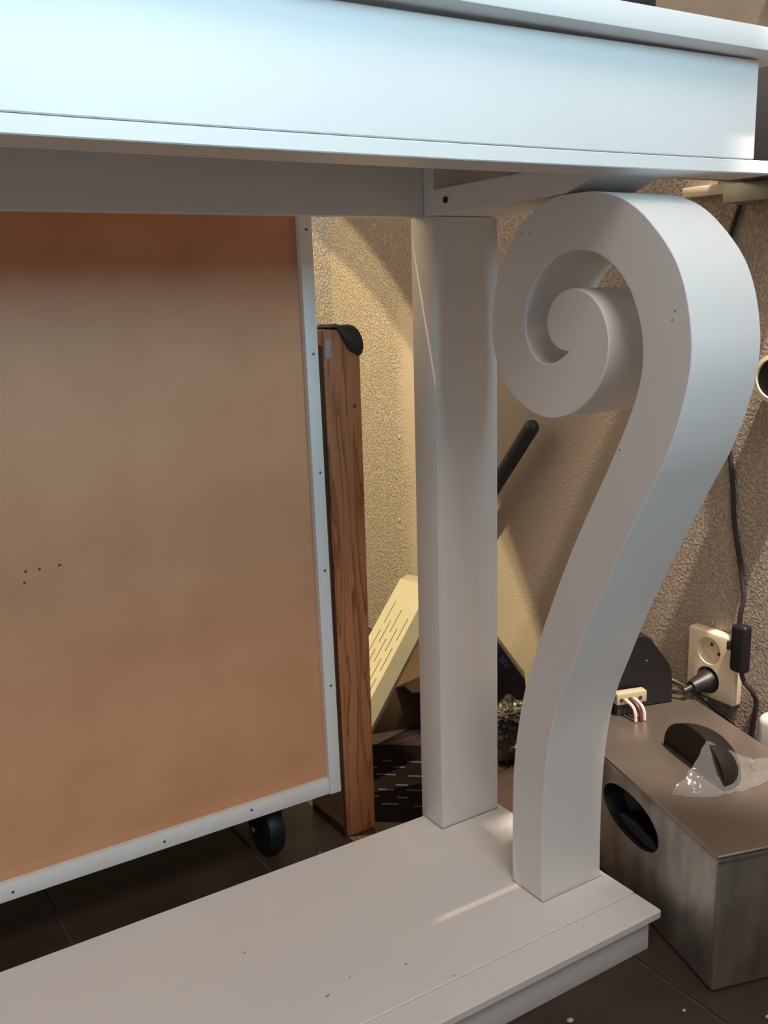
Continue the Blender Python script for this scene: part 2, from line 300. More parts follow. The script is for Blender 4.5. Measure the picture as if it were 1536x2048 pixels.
# ------------------------------------------------------------------ the console table
SCROLL = [(-0.1746,0.0000),(-0.1745,0.0043),(-0.1744,0.0105),(-0.1743,0.0167),(-0.1743,0.0229),(-0.1742,0.0291),(-0.1741,0.0353),(-0.1741,0.0415),(-0.1741,0.0477),(-0.1741,0.0539),(-0.1741,0.0601),(-0.1742,0.0663),(-0.1742,0.0725),(-0.1743,0.0787),(-0.1744,0.0849),(-0.1746,0.0911),(-0.1748,0.0973),(-0.1750,0.1036),(-0.1753,0.1098),(-0.1757,0.1159),(-0.1761,0.1221),(-0.1765,0.1283),(-0.1770,0.1345),(-0.1776,0.1407),(-0.1782,0.1469),(-0.1789,0.1530),(-0.1797,0.1592),(-0.1805,0.1653),(-0.1814,0.1715),(-0.1823,0.1776),(-0.1833,0.1837),(-0.1845,0.1898),(-0.1857,0.1959),(-0.1871,0.2020),(-0.1886,0.2080),(-0.1903,0.2139),(-0.1921,0.2199),(-0.1941,0.2257),(-0.1962,0.2316),(-0.1984,0.2374),(-0.2007,0.2431),(-0.2031,0.2489),(-0.2055,0.2546),(-0.2079,0.2603),(-0.2102,0.2661),(-0.2126,0.2718),(-0.2149,0.2776),(-0.2172,0.2833),(-0.2196,0.2891),(-0.2220,0.2948),(-0.2244,0.3005),(-0.2269,0.3062),(-0.2294,0.3119),(-0.2319,0.3175),(-0.2345,0.3232),(-0.2371,0.3288),(-0.2398,0.3344),(-0.2424,0.3400),(-0.2452,0.3456),(-0.2479,0.3512),(-0.2507,0.3567),(-0.2535,0.3623),(-0.2562,0.3678),(-0.2590,0.3734),(-0.2617,0.3789),(-0.2645,0.3845),(-0.2673,0.3901),(-0.2700,0.3956),(-0.2728,0.4011),(-0.2757,0.4067),(-0.2785,0.4122),(-0.2813,0.4177),(-0.2842,0.4232),(-0.2870,0.4287),(-0.2899,0.4343),(-0.2927,0.4398),(-0.2956,0.4453),(-0.2985,0.4508),(-0.3015,0.4562),(-0.3045,0.4616),(-0.3076,0.4670),(-0.3106,0.4724),(-0.3135,0.4779),(-0.3162,0.4835),(-0.3188,0.4891),(-0.3213,0.4948),(-0.3236,0.5006),(-0.3257,0.5064),(-0.3278,0.5122),(-0.3298,0.5181),(-0.3316,0.5240),(-0.3333,0.5300),(-0.3349,0.5360),(-0.3364,0.5420),(-0.3376,0.5481),(-0.3387,0.5542),(-0.3395,0.5603),(-0.3400,0.5665),(-0.3401,0.5726),(-0.3400,0.5788),(-0.3395,0.5850),(-0.3387,0.5911),(-0.3377,0.5972),(-0.3365,0.6033),(-0.3351,0.6093),(-0.3335,0.6153),(-0.3316,0.6212),(-0.3295,0.6270),(-0.3270,0.6326),(-0.3243,0.6381),(-0.3212,0.6435),(-0.3177,0.6486),(-0.3140,0.6535),(-0.3100,0.6582),(-0.3058,0.6628),(-0.3015,0.6672),(-0.2970,0.6715),(-0.2925,0.6757),(-0.2878,0.6798),(-0.2829,0.6836),(-0.2779,0.6871),(-0.2726,0.6903),(-0.2672,0.6932),(-0.2615,0.6957),(-0.2558,0.6979),(-0.2499,0.6997),(-0.2439,0.7012),(-0.2378,0.7024),(-0.2317,0.7034),(-0.2256,0.7041),(-0.2194,0.7042),(-0.2132,0.7042),(-0.2070,0.7042),(-0.2008,0.7042),(-0.1946,0.7042),(-0.1885,0.7042),(-0.1824,0.7032),(-0.1764,0.7019),(-0.1704,0.7002),(-0.1646,0.6983),(-0.1588,0.6960),(-0.1532,0.6934),(-0.1478,0.6905),(-0.1426,0.6872),(-0.1376,0.6836),(-0.1329,0.6796),(-0.1285,0.6753),(-0.1243,0.6708),(-0.1204,0.6660),(-0.1167,0.6611),(-0.1131,0.6560),(-0.1099,0.6507),(-0.1069,0.6453),(-0.1041,0.6398),(-0.1017,0.6341),(-0.0996,0.6283),(-0.0978,0.6224),(-0.0962,0.6164),(-0.0951,0.6104),(-0.0942,0.6043),(-0.0937,0.5981),(-0.0935,0.5920),(-0.0937,0.5858),(-0.0943,0.5796),(-0.0952,0.5736),(-0.0966,0.5676),(-0.0984,0.5617),(-0.1006,0.5560),(-0.1033,0.5505),(-0.1065,0.5452),(-0.1100,0.5402),(-0.1140,0.5355),(-0.1183,0.5311),(-0.1229,0.5271),(-0.1278,0.5234),(-0.1330,0.5201),(-0.1384,0.5171),(-0.1440,0.5145),(-0.1497,0.5122),(-0.1555,0.5103),(-0.1615,0.5088),(-0.1676,0.5078),(-0.1737,0.5073),(-0.1798,0.5074),(-0.1859,0.5079),(-0.1919,0.5090),(-0.1979,0.5106),(-0.2037,0.5126),(-0.2093,0.5150),(-0.2148,0.5179),(-0.2200,0.5211),(-0.2250,0.5247),(-0.2297,0.5286),(-0.2340,0.5330),(-0.2380,0.5376),(-0.2415,0.5426),(-0.2445,0.5480),(-0.2470,0.5535),(-0.2489,0.5593),(-0.2503,0.5653),(-0.2511,0.5713),(-0.2513,0.5774),(-0.2508,0.5834),(-0.2496,0.5894),(-0.2478,0.5951),(-0.2452,0.6006),(-0.2419,0.6057),(-0.2381,0.6103),(-0.2337,0.6144),(-0.2288,0.6179),(-0.2235,0.6207),(-0.2178,0.6227),(-0.2120,0.6240),(-0.2061,0.6243),(-0.2002,0.6237),(-0.1945,0.6221),(-0.1891,0.6196),(-0.1843,0.6163),(-0.1800,0.6122),(-0.1767,0.6075),(-0.1744,0.6022),(-0.1733,0.5967),(-0.1735,0.5910),(-0.1749,0.5856),(-0.1776,0.5806),(-0.1813,0.5763),(-0.1858,0.5731),(-0.1910,0.5709),(-0.1967,0.5697),(-0.2026,0.5691),(-0.1975,0.5656),(-0.1923,0.5623),(-0.1869,0.5597),(-0.1812,0.5578),(-0.1754,0.5569),(-0.1696,0.5571),(-0.1641,0.5584),(-0.1590,0.5610),(-0.1546,0.5647),(-0.1509,0.5692),(-0.1480,0.5744),(-0.1457,0.5800),(-0.1443,0.5859),(-0.1435,0.5919),(-0.1435,0.5979),(-0.1442,0.6040),(-0.1456,0.6099),(-0.1477,0.6156),(-0.1503,0.6211),(-0.1536,0.6263),(-0.1573,0.6312),(-0.1614,0.6357),(-0.1660,0.6399),(-0.1708,0.6438),(-0.1759,0.6472),(-0.1813,0.6501),(-0.1869,0.6526),(-0.1927,0.6545),(-0.1987,0.6559),(-0.2048,0.6567),(-0.2109,0.6570),(-0.2171,0.6567),(-0.2232,0.6559),(-0.2292,0.6546),(-0.2351,0.6528),(-0.2408,0.6505),(-0.2463,0.6477),(-0.2516,0.6445),(-0.2565,0.6409),(-0.2612,0.6369),(-0.2655,0.6325),(-0.2695,0.6278),(-0.2731,0.6228),(-0.2763,0.6175),(-0.2792,0.6120),(-0.2817,0.6064),(-0.2840,0.6006),(-0.2859,0.5947),(-0.2874,0.5887),(-0.2886,0.5826),(-0.2894,0.5765),(-0.2897,0.5703),(-0.2897,0.5641),(-0.2892,0.5580),(-0.2883,0.5519),(-0.2870,0.5458),(-0.2854,0.5398),(-0.2835,0.5339),(-0.2813,0.5281),(-0.2790,0.5223),(-0.2765,0.5166),(-0.2740,0.5109),(-0.2714,0.5052),(-0.2688,0.4996),(-0.2661,0.4940),(-0.2633,0.4884),(-0.2605,0.4828),(-0.2577,0.4773),(-0.2548,0.4718),(-0.2519,0.4663),(-0.2489,0.4607),(-0.2460,0.4552),(-0.2431,0.4497),(-0.2401,0.4443),(-0.2372,0.4388),(-0.2342,0.4333),(-0.2313,0.4278),(-0.2284,0.4223),(-0.2254,0.4168),(-0.2226,0.4112),(-0.2197,0.4057),(-0.2169,0.4001),(-0.2141,0.3946),(-0.2114,0.3890),(-0.2086,0.3834),(-0.2060,0.3777),(-0.2033,0.3721),(-0.2007,0.3664),(-0.1982,0.3608),(-0.1956,0.3551),(-0.1931,0.3494),(-0.1906,0.3436),(-0.1882,0.3379),(-0.1857,0.3322),(-0.1833,0.3264),(-0.1809,0.3207),(-0.1785,0.3150),(-0.1761,0.3092),(-0.1737,0.3034),(-0.1714,0.2976),(-0.1691,0.2919),(-0.1668,0.2861),(-0.1645,0.2803),(-0.1623,0.2744),(-0.1601,0.2686),(-0.1579,0.2628),(-0.1558,0.2569),(-0.1537,0.2510),(-0.1516,0.2452),(-0.1496,0.2392),(-0.1477,0.2333),(-0.1459,0.2274),(-0.1442,0.2214),(-0.1426,0.2153),(-0.1411,0.2093),(-0.1397,0.2032),(-0.1384,0.1971),(-0.1372,0.1910),(-0.1360,0.1849),(-0.1349,0.1788),(-0.1338,0.1726),(-0.1328,0.1665),(-0.1319,0.1603),(-0.1310,0.1542),(-0.1303,0.1480),(-0.1296,0.1418),(-0.1290,0.1356),(-0.1285,0.1294),(-0.1281,0.1232),(-0.1278,0.1169),(-0.1276,0.1107),(-0.1274,0.1045),(-0.1273,0.0982),(-0.1272,0.0920),(-0.1271,0.0858),(-0.1270,0.0795),(-0.1269,0.0733),(-0.1269,0.0671),(-0.1269,0.0609),(-0.1268,0.0546),(-0.1268,0.0484),(-0.1268,0.0422),(-0.1268,0.0359),(-0.1268,0.0297),(-0.1268,0.0235),(-0.1269,0.0172),(-0.1269,0.0110),(-0.1269,0.0048),(-0.1269,0.0000)]
tb = thing('console_table', 'white painted console table with scroll legs on a long base board', 'table', (-0.65, -0.12, FZ))
XL, XR = -1.50, 0.136
def sagged(lo, hi, w, depth=0.0036, x0=-0.85, x1=0.2):
    bm = box(lo, hi, 0)
    n = 24
    bmesh.ops.subdivide_edges(bm, edges=[e for e in bm.edges if abs(e.verts[0].co.x - e.verts[1].co.x) > 0.1], cuts=n)
    for v in bm.verts:
        t = (v.co.x - x0)/(x1 - x0)
        if 0 < t < 1: v.co.z -= depth*4*t*(1-t)
    bev(bm, w, 1); return bm
obj('top_board', box((XL-0.03, -0.308, 0.8088), (XR+0.032, 0.0738, 0.8268), 0.0012), MW, tb)
obj('apron_board', sagged((XL, -0.2846, 0.7293), (XR, -0.2666, 0.8088), 0.0008), MW, tb)
obj('apron_molding', sagged((XL-0.03, -0.2846, 0.7179), (XR+0.032, -0.2350, 0.7288), 0.0008), MW, tb)
for x in (XR-0.018, XL): obj('apron_end', box((x, -0.2666, 0.7288), (x+0.018, 0.0347, 0.8088), 0.0008), MW, tb)
obj('support_rail', box((XL+0.11, 0.0167, 0.7000), (-0.0004, 0.0347, 0.8088), 0.0008), MW, tb)
obj('back_rail', box((0.0788, 0.0167, 0.7300), (XR-0.018, 0.0347, 0.8088), 0.0008), MW, tb)
beam_poly = [(0.0347, 0.7001), (0.0167, 0.7001), (-0.109, 0.7030), (-0.177, 0.7045), (-0.196, 0.7049), (-0.2346, 0.7176), (-0.2346, 0.7290), (-0.0006, 0.7262), (-0.0004, 0.8086), (0.0347, 0.8086)]
for x in (0.0, XL+0.02):
    bm_ = obj('cross_beam', prism(beam_poly, x, x+0.0785, 'X', 0.0006), MW, tb)
    if x == 0.0:
        b1 = lathe([(0.0034, 0), (0.0034, 0.0016), (0.0026, 0.0022)], (-0.0016, -0.0223, 0.7142), (1, 0, 0), 14)
        bo = obj('bolt', b1, MBO, bm_); bo['label'] = 'dark bolt head in the cross beam'
    obj('post', box((x, 0.0, 0.0), (x+0.0846, 0.0419, 0.7000), 0.0010), MW, tb)
    obj('scroll_leg', prism(SCROLL, x+0.001, x+0.0846, 'X', 0.0007), MW, tb)
# base: plinth, wide board and narrow front board with a hairline joint
def slab(x0, x1, y0, y1, rnd):
    r_ = rnd; p = []
    for cx, cy, a0 in ((x1-r_, y0+r_, -90), (x1-r_, y1-r_, 0), (x0+r_, y1-r_, 90), (x0+r_, y0+r_, 180)):
        for k in range(5):
            a = rad(a0 + 90*k/4); p.append((cx+r_*math.cos(a), cy+r_*math.sin(a)))
    return p
obj('base_board', prism(slab(XL-0.02, 0.0924, -0.2172, 0.0387, 0.0012), -0.0100, 0.0, 'Z', 0.0012), MW, tb)
obj('base_edging', prism(slab(XL-0.02, 0.0924, -0.2552, -0.2176, 0.0030), -0.0100, -0.0001, 'Z', 0.0016), MW, tb)
obj('plinth', box((XL, -0.2465, FZ), (0.0834, 0.0300, -0.0100), 0.0008), MW, tb)
# knocks in the paint
def flake(x, y, z, a, w, ln, name, m, parent, ax='Z'):
    p = [(math.cos(t)*ln*(0.8+0.2*math.sin(3*t)), math.sin(t)*w) for t in [2*math.pi*k/10 for k in range(10)]]
    c, s = math.cos(a), math.sin(a); p = [(c*i-s*j, s*i+c*j) for i, j in p]
    if ax == 'Z': return obj(name, prism([(x+i, y+j) for i, j in p], z, z+0.00025, 'Z'), m, parent, smooth=False)
    if ax == 'X': return obj(name, prism([(y+i, z+j) for i, j in p], x-0.00025, x, 'X'), m, parent, smooth=False)
    return obj(name, prism([(z+j, x+i) for i, j in p], y-0.00025, y, 'Y'), m, parent, smooth=False)
MNK = mat('worn_nick', (0.30, 0.27, 0.25), 0.7)
MJT = mat('dirty_joint', (0.33, 0.26, 0.23), 0.8)
for x, y, a, ln in [(-0.2898, -0.0707, 0.2, 0.0022), (-0.2536, -0.1697, 0.3, 0.004), (-0.2239, -0.1601, 0.1, 0.0012), (-0.1702, -0.1744, 0.2, 0.0022), (-0.1428, -0.214, 0.5, 0.0012), (-0.1438, 0.0405, 0.5, 0.002), (-0.0897, 0.0409, 0.4, 0.003)]: flake(x, y, 0.0, a, 0.0009, ln, 'paint_nick', MNK, tb)
for y, z in [(-0.1376, 0.6747), (-0.1494, 0.6749), (-0.3218, 0.6053), (-0.3196, 0.5983), (-0.2675, 0.4882)]: flake(0.001, y, z, 0.4, 0.0009, 0.0012, 'paint_nick', MNK, tb, 'X')
for y, z in [(0.0286, 0.2596), (0.0174, 0.1135), (0.0073, 0.4714), (0.0456, 0.22)]: flake(y, 0.0, z, 0.9, 0.0008, 0.0022, 'paint_nick', MNK, tb, 'Y')
# brown dirt in the joints where post and scroll stand on the base board
def joint(x0, x1, y0, y1):
    g = bmesh.new()
    for lo, hi in (((x0-0.0007, y0-0.0007, 0.0), (x1, y0, 0.0006)), ((x0-0.0007, y0, 0.0), (x0, y1, 0.0006))):
        q = box(lo, hi); me = bpy.data.meshes.new('t'); q.to_mesh(me); q.free(); g.from_mesh(me); bpy.data.meshes.remove(me)
    obj('base_joint', g, MJT, tb, smooth=False)
joint(0.0, 0.0846, 0.0, 0.0419); joint(0.001, 0.0846, -0.1760, -0.1275)

# ------------------------------------------------------------------ framed hardboard behind the table
pb = thing('framed_hardboard_panel', 'brown hardboard panel in a screwed white wooden frame behind the table', 'panel', (-0.43, 0.100, 0.0319), (-math.atan(0.0246), 0, 0), own=True)
PW0, PW1, PH = -0.36, 0.3504, 0.962
obj('hardboard_sheet', box((PW0+0.004, 0.0075, 0.004), (PW1-0.004, 0.0125, PH-0.004)), MDF, pb)
for x, z in [(0.0143, 0.335), (0.0277, 0.3351), (0.0472, 0.3357), (0.0121, 0.3237)]:
    obj('resin_spot', lathe([(0.0016, 0), (0.0012, 0.0004)], (x, 0.0076, z), (0, -1, 0), 9), mat('resin_spot', (0.10, 0.05, 0.02), 0.6), pb)
SW = 0.0155
for x0, x1 in ((PW1-SW, PW1), (PW0, PW0+SW)):
    st = obj('frame_stile', box((x0, -0.0008, -0.0012), (x1, 0.016, PH), 0.0007), MFR, pb)
    if x0 > 0: stile = st
rl = None
for z0, z1 in ((0.0, 0.0195), (PH-0.0195, PH)):
    o = obj('frame_rail', box((PW0+SW, 0.0, z0), (PW1-SW-0.0002, 0.016, z1), 0.0007), MFR, pb)
    if z0 == 0: rl = o
for x, z in [(0.3434, 0.6613), (0.3439, 0.5277), (0.3447, 0.394), (0.3438, 0.2787), (0.3436, 0.1371)]:
    obj('screw', lathe([(0.0016, 0), (0.0016, 0.0006), (0.0010, 0.0009)], (x, -0.0007, z), (0, -1, 0), 10), MSC, stile)
for x, z in [(0.2311, 0.0123), (-0.0356, 0.0085), (0.1255, 0.0089)]:
    obj('screw', lathe([(0.0016, 0), (0.0016, 0.0006), (0.0010, 0.0009)], (x, 0.0001, z), (0, -1, 0), 10), MSC, rl)
obj('shading_foot_board', box((PW0+0.03, 0.0165, 0.0), (PW1-0.012, 0.300, 0.012), 0.001), MBK, pb)  # unseen behind the panel, deepened to keep the floor below in shade
for cx in (0.272, -0.29):
    cs = obj('caster', box((cx-0.019, 0.0330, -0.005), (cx+0.019, 0.0710, 0.0), 0.001), MBK, pb)
    obj('caster_fork', prism([(0.036, -0.005), (0.068, -0.005), (0.060, -0.052), (0.046, -0.052)], cx-0.017, cx-0.0125, 'X', 0.0005), MBG, cs)
    obj('caster_fork', prism([(0.036, -0.005), (0.068, -0.005), (0.060, -0.052), (0.046, -0.052)], cx+0.0125, cx+0.017, 'X', 0.0005), MBG, cs)
    obj('caster_wheel', lathe([(0.020, -0.012), (0.0325, -0.010), (0.034, -0.006), (0.034, 0.006), (0.0325, 0.010), (0.020, 0.012)], (cx, 0.053, -0.0448), (1, 0, 0), 28), MBK, cs)
    obj('axle_bolt', lathe([(0.004, 0), (0.004, 0.002), (0.002, 0.003)], (cx-0.017, 0.053, -0.0448), (-1, 0, 0), 12), MGR, cs)

# ------------------------------------------------------------------ pine plank standing on edge
pk = thing('pine_plank', 'reddish pine plank standing on end between the framed panel and the wall', 'plank', (-0.045, 0.24, FZ))
def tapered():
    bm = box((-0.062, 0.118, FZ), (-0.0205, 0.205, 0.5845), 0)
    for v in bm.verts:
        if v.co.z > 0: v.co.x += -0.0085 if v.co.x < -0.04 else -0.0012
    bev(bm, 0.0022, 2); return bm
obj('plank_body', tapered(), MPN, pk)
sb_ = obj('shaded_side', prism([(-0.0655, FZ), (-0.0624, FZ), (-0.0709, 0.568), (-0.0740, 0.568)], 0.1205, 0.2040, 'Y', 0.0005), MSHADE, pk); sb_['label'] = 'shaded side of the plank, put in as a dark brown board'  # dark board added over the left face for its shade
obj('knot', lathe([(0.0029, 0), (0.0027, 0.0004), (0.0017, 0.0008)], (-0.0312, 0.1180, 0.4968), (0, -1, 0), 16), mat('knot_wood', (0.10, 0.028, 0.014), 0.5, 0, 0.4, 300, (0.22, 0.09, 0.045)), pk)
tg = obj('tag_plate', box((-0.0685, 0.1168, 0.5525), (-0.0600, 0.1180, 0.5735), 0.0003), MTG, pk); tg['label'] = 'small grey tag on the plank'
# strap folded over the top edge
def strap():
    bm = bmesh.new(); path = [(0.165, 0.5875), (0.150, 0.5880), (0.135, 0.5885), (0.122, 0.5882), (0.1145, 0.5850), (0.1118, 0.5785), (0.1115, 0.5705), (0.1125, 0.5625), (0.1150, 0.5565)]
    cen = [-0.040, -0.041, -0.042, -0.0415, -0.0385, -0.0355, -0.0325, -0.0300, -0.0290]; hw = [0.0125, 0.0130, 0.0135, 0.0138, 0.0138, 0.0132, 0.0120, 0.0098, 0.0050]
    rows = []
    for (y, z), c, h in zip(path, cen, hw):
        rows.append([bm.verts.new((c + h*s, y + 0.0012*abs(s)**2*(1 if z < 0.586 else 0) + random.uniform(-.0002, .0002), z - 0.0025*s*(1 if z < 0.586 else 0) + random.uniform(-.0003, .0003))) for s in (-1, -0.5, 0, 0.5, 1)])
    for a, b in zip(rows, rows[1:]):
        for k in range(4): bm.faces.new((a[k], a[k+1], b[k+1], b[k]))
    bmesh.ops.recalc_face_normals(bm, faces=bm.faces)
    bmesh.ops.solidify(bm, geom=bm.faces[:], thickness=0.0022)
    bmesh.ops.subdivide_edges(bm, edges=bm.edges[:], cuts=1, use_grid_fill=True, smooth=0.6)
    return bm
tag(obj('leather_strap', strap(), MLF, base=(-0.04, 0.14, 0.5860)), 'dark leather flap folded over the top of the pine plank', 'strap')

# ------------------------------------------------------------------ black tool handle leaning in the corner behind the post
h0 = Vector((0.3560, 0.2450, 0.4290)); h1 = Vector((0.352, 0.640, FZ+0.003)); dh = (h1-h0)
ht = thing('tool_handle', 'black tool handle with rounded end leaning on the wall behind the post', 'handle', (0.352, 0.64, FZ))
obj('grip', tube([h0 + dh*t for t in [0.02*(1-math.cos(math.pi/2*k/6)) for k in range(7)] + [0.06, 0.5, 1.0]], lambda t: 0.0118, 18, 1, ends=True), MHD, ht)
hd = dh.normalized(); sd = hd.cross(Vector((0, 0, 1))).normalized()
hn = Vector((-0.72, -0.62, 0)); hn = (hn - hd*hn.dot(hd)).normalized()
hb = lathe([(0.0032, 0), (0.0032, 0.0009)], h0 + dh*0.035 + hn*0.0113, hn, 14)
obj('hang_hole', hb, MDH, ht)

# ------------------------------------------------------------------ slotted cream cover, cardboard box, floor light dashes, bags
tl = Vector((-0.721, -0.262, -0.641)).normalized()
def tray():
    tv = thing('slotted_cover', 'cream plastic cover with rows of slots leaning behind the pine plank', 'cover', (0.0, 0, 0), own=True)
    # own axes: x along the cover (downwards), y across (towards the lower right), z out of the face
    X = tl; Y = Vector((0.340, -0.940, 0)); Y = (Y - X*Y.dot(X)).normalized(); n = X.cross(Y)
    org = Vector((0.1853, 0.360, 0.1902))
    m3 = Matrix((X, Y, n)).transposed().to_4x4(); m3.translation = org + Vector((0, 0, ZO)); tv.matrix_world = m3
    L, Wd, T = 0.265, 0.058, 0.016
    rows, seg, gap, sw = 5, 0.040, 0.012, 0.0011
    y0, y1 = 0.009, Wd-0.004
    bm = bmesh.new()
    def quad(xa, xb, ya, yb, z=0.0, t=0.0015):
        b = box((xa, ya, z-t), (xb, yb, z)); me = bpy.data.meshes.new('t'); b.to_mesh(me); b.free(); bm.from_mesh(me); bpy.data.meshes.remove(me)
    pitch_ = (y1-y0)/rows
    quad(0.0, 0.040, 0, Wd)
    quad(0.040, L, 0, y0 + pitch_/2 - sw/2)
    for i in range(rows):
        yc = y0 + pitch_*(i+0.5); ph = (0.5 if i % 2 else 0.0)*(seg+gap) + i*0.006
        x = 0.040; s = 0.040 + (ph % (seg+gap))
        while x < L:
            e = min(s, L); 
            if e > x: quad(x, e, yc-sw/2, yc+sw/2)
            x = min(s + seg, L); s = s + seg + gap
            if L - x < 0.012: quad(x, L, yc-sw/2, yc+sw/2); break
        yn = y0 + pitch_*(i+1.5) - sw/2 if i < rows-1 else Wd
        quad(0.040, L, yc+sw/2, yn)
    obj('slotted_face', bm, MCR, tv, smooth=False)
    def side(pts): 
        b = bmesh.new(); b.faces.new([b.verts.new(p) for p in pts]); return b
    # sloping rims round the face
    b = bmesh.new()
    o = [(0, 0, 0), (L, 0, 0), (L, Wd, 0), (0, Wd, 0)]; q = [(-0.020, -0.004, -T), (L+0.012, -0.004, -T), (L+0.012, Wd+0.013, -T), (-0.020, Wd+0.013, -T)]
    A = [b.verts.new(p) for p in o]; B = [b.verts.new(p) for p in q]; D = [b.verts.new((p[0]*1.0, p[1], -T-0.007)) for p in q]
    for k in range(4):
        b.faces.new((A[k], A[(k+1) % 4], B[(k+1) % 4], B[k])); b.faces.new((B[k], B[(k+1) % 4], D[(k+1) % 4], D[k]))
    bmesh.ops.recalc_face_normals(b, faces=b.faces); bmesh.ops.solidify(b, geom=b.faces[:], thickness=0.0014)
    obj('cover_rim', b, MCR, tv, smooth=False)
    obj('back_plate', box((-0.018, -0.002, -T-0.006), (L+0.010, Wd+0.011, -T-0.004)), MDH, tv)
tray()
cb = thing('cardboard_box', 'brown cardboard box in shadow under the slotted cream cover', 'box', (0.0, 0, 0), own=True)
cb.location = (0.075, 0.3640, FZ+ZO); cb.rotation_euler = (0, 0, math.atan2(-0.021, 0.0714))
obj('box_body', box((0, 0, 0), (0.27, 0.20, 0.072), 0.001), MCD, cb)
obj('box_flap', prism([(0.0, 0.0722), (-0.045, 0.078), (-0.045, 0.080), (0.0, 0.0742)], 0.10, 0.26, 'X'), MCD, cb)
mt = thing('floor_light_dashes', 'dashes of light on the floor behind the base board, put in as bars on a dark sheet', 'light dashes', (0.0, 0, 0), own=True)  # bars and sheet added in place of light dashes on the tiles
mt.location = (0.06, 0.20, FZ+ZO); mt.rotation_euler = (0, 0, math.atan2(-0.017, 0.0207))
obj('dash_backing', box((-0.060, -0.100, 0), (0.110, 0.118, 0.0012), 0.0004), MDBACK, mt)
dash = None
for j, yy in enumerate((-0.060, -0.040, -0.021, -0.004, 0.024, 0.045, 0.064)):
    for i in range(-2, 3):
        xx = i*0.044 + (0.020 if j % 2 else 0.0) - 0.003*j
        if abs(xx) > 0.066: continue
        if dash is None:
            dash = obj('light_dash', prism([(-0.0012, 0.0), (0.0012, 0.0), (0.0, 0.0014)], -0.0135, 0.0135, 'X'), MDASH, mt)
            b = dash
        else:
            b = dash.copy(); C.objects.link(b)
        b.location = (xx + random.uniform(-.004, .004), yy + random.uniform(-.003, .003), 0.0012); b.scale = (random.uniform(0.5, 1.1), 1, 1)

def blob(cx, cy, cz, rx, ry, rz, amp, fr, seedv, sub=4, floor=None):
    bm = bmesh.new(); bmesh.ops.create_icosphere(bm, subdivisions=sub, radius=1.0)
    for v in bm.verts:
        d = v.co.normalized(); k = noise.noise(d*fr + Vector((seedv, 0, 0))); k2 = abs(noise.noise(d*fr*2.3 + Vector((0, seedv, 3))))
        s = 1 + amp*k - amp*0.9*k2
        v.co = Vector((cx + d.x*rx*s, cy + d.y*ry*s, cz + d.z*rz*s))
        if floor is not None: v.co.z = max(v.co.z, floor)
    return bm
def put_text(name, body, size, m, parent, loc, nrm, updir):
    cu = bpy.data.curves.new(name, 'FONT'); cu.body = body; cu.size = size; cu.extrude = 0.0002; cu.align_x = 'CENTER'; cu.align_y = 'CENTER'
    t = bpy.data.objects.new(name, cu); C.objects.link(t)
    dg = bpy.context.evaluated_depsgraph_get(); me = bpy.data.meshes.new_from_object(t.evaluated_get(dg)); bpy.data.objects.remove(t); bpy.data.curves.remove(cu)
    me.name = name; me.materials.clear(); me.materials.append(m)
    o = bpy.data.objects.new(name, me); C.objects.link(o)
    Z = Vector(nrm).normalized(); Y = Vector(updir); Y = (Y - Z*Y.dot(Z)).normalized(); X = Y.cross(Z)
    mm = Matrix((X, Y, Z)).transposed().to_4x4(); mm.translation = Vector(loc) - Vector(parent['_base']); o.parent = parent; o.matrix_local = mm; return o
# black carrier with a slanting edge: a leaning flat packet
VN = Vector((-0.66, -0.73, 0.16)).normalized()
pkt = thing('black_packet', 'black printed packet with slanting edge standing behind the white post', 'packet', (0.235, 0.235, FZ))
def packet():
    c = [Vector((0.2490, 0.2060, 0.1215)), Vector((0.3020, 0.2010, 0.0475)), Vector((0.3150, 0.205, FZ)), Vector((0.175, 0.206, FZ)), Vector((0.17, 0.206, 0.075)), Vector((0.2120, 0.206, 0.1250))]
    bm = bmesh.new(); d = Vector((0.024, 0.030, -0.002))
    A = [bm.verts.new(p) for p in c]; B = [bm.verts.new(p + d) for p in c]
    bm.faces.new(A); bm.faces.new(B)
    for k in range(6): bm.faces.new((A[k], A[(k+1) % 6], B[(k+1) % 6], B[k]))
    bmesh.ops.recalc_face_normals(bm, faces=bm.faces); bev(bm, 0.003, 2); return bm
obj('packet_body', packet(), MBAG, pkt)
put_text('printed_word', 'ano', 0.021, MBL, pkt, (0.2665, 0.2035, 0.0830), (0, -1, 0.0), (0.80, 0, 0.60))
fb = thing('crumpled_wrapper', 'crumpled silver and black food wrapper between the post and the scroll leg', 'wrapper', (0.235, 0.160, FZ))
obj('wrapper_body', blob(0.236, 0.160, 0.000, 0.038, 0.030, 0.046, 0.26, 2.4, 1.7, 5, FZ), MFD, fb)
obj('foil_top', blob(0.2400, 0.154, 0.030, 0.036, 0.024, 0.014, 0.42, 3.4, 5.2, 5), MFO, fb)
obj('torn_foil_edge', tube([(0.2150, 0.127, -0.006), (0.2190, 0.1265, -0.009), (0.2240, 0.1262, -0.0055), (0.2285, 0.126, 0.001), (0.2350, 0.127, 0.006), (0.2360, 0.128, 0.014)], 0.0014, 6, 4), MFO, fb)
put_text('printed_word', 'me', 0.014, MPR, fb, (0.2290, 0.1265, -0.0090), (-0.3, -1, 0.1), (0.3, 0, 1))
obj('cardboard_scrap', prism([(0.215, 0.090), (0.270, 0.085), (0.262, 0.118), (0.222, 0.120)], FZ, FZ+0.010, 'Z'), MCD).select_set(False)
tag(bpy.data.objects['cardboard_scrap'], 'brown cardboard scrap on the floor below the crumpled wrapper', 'scrap')

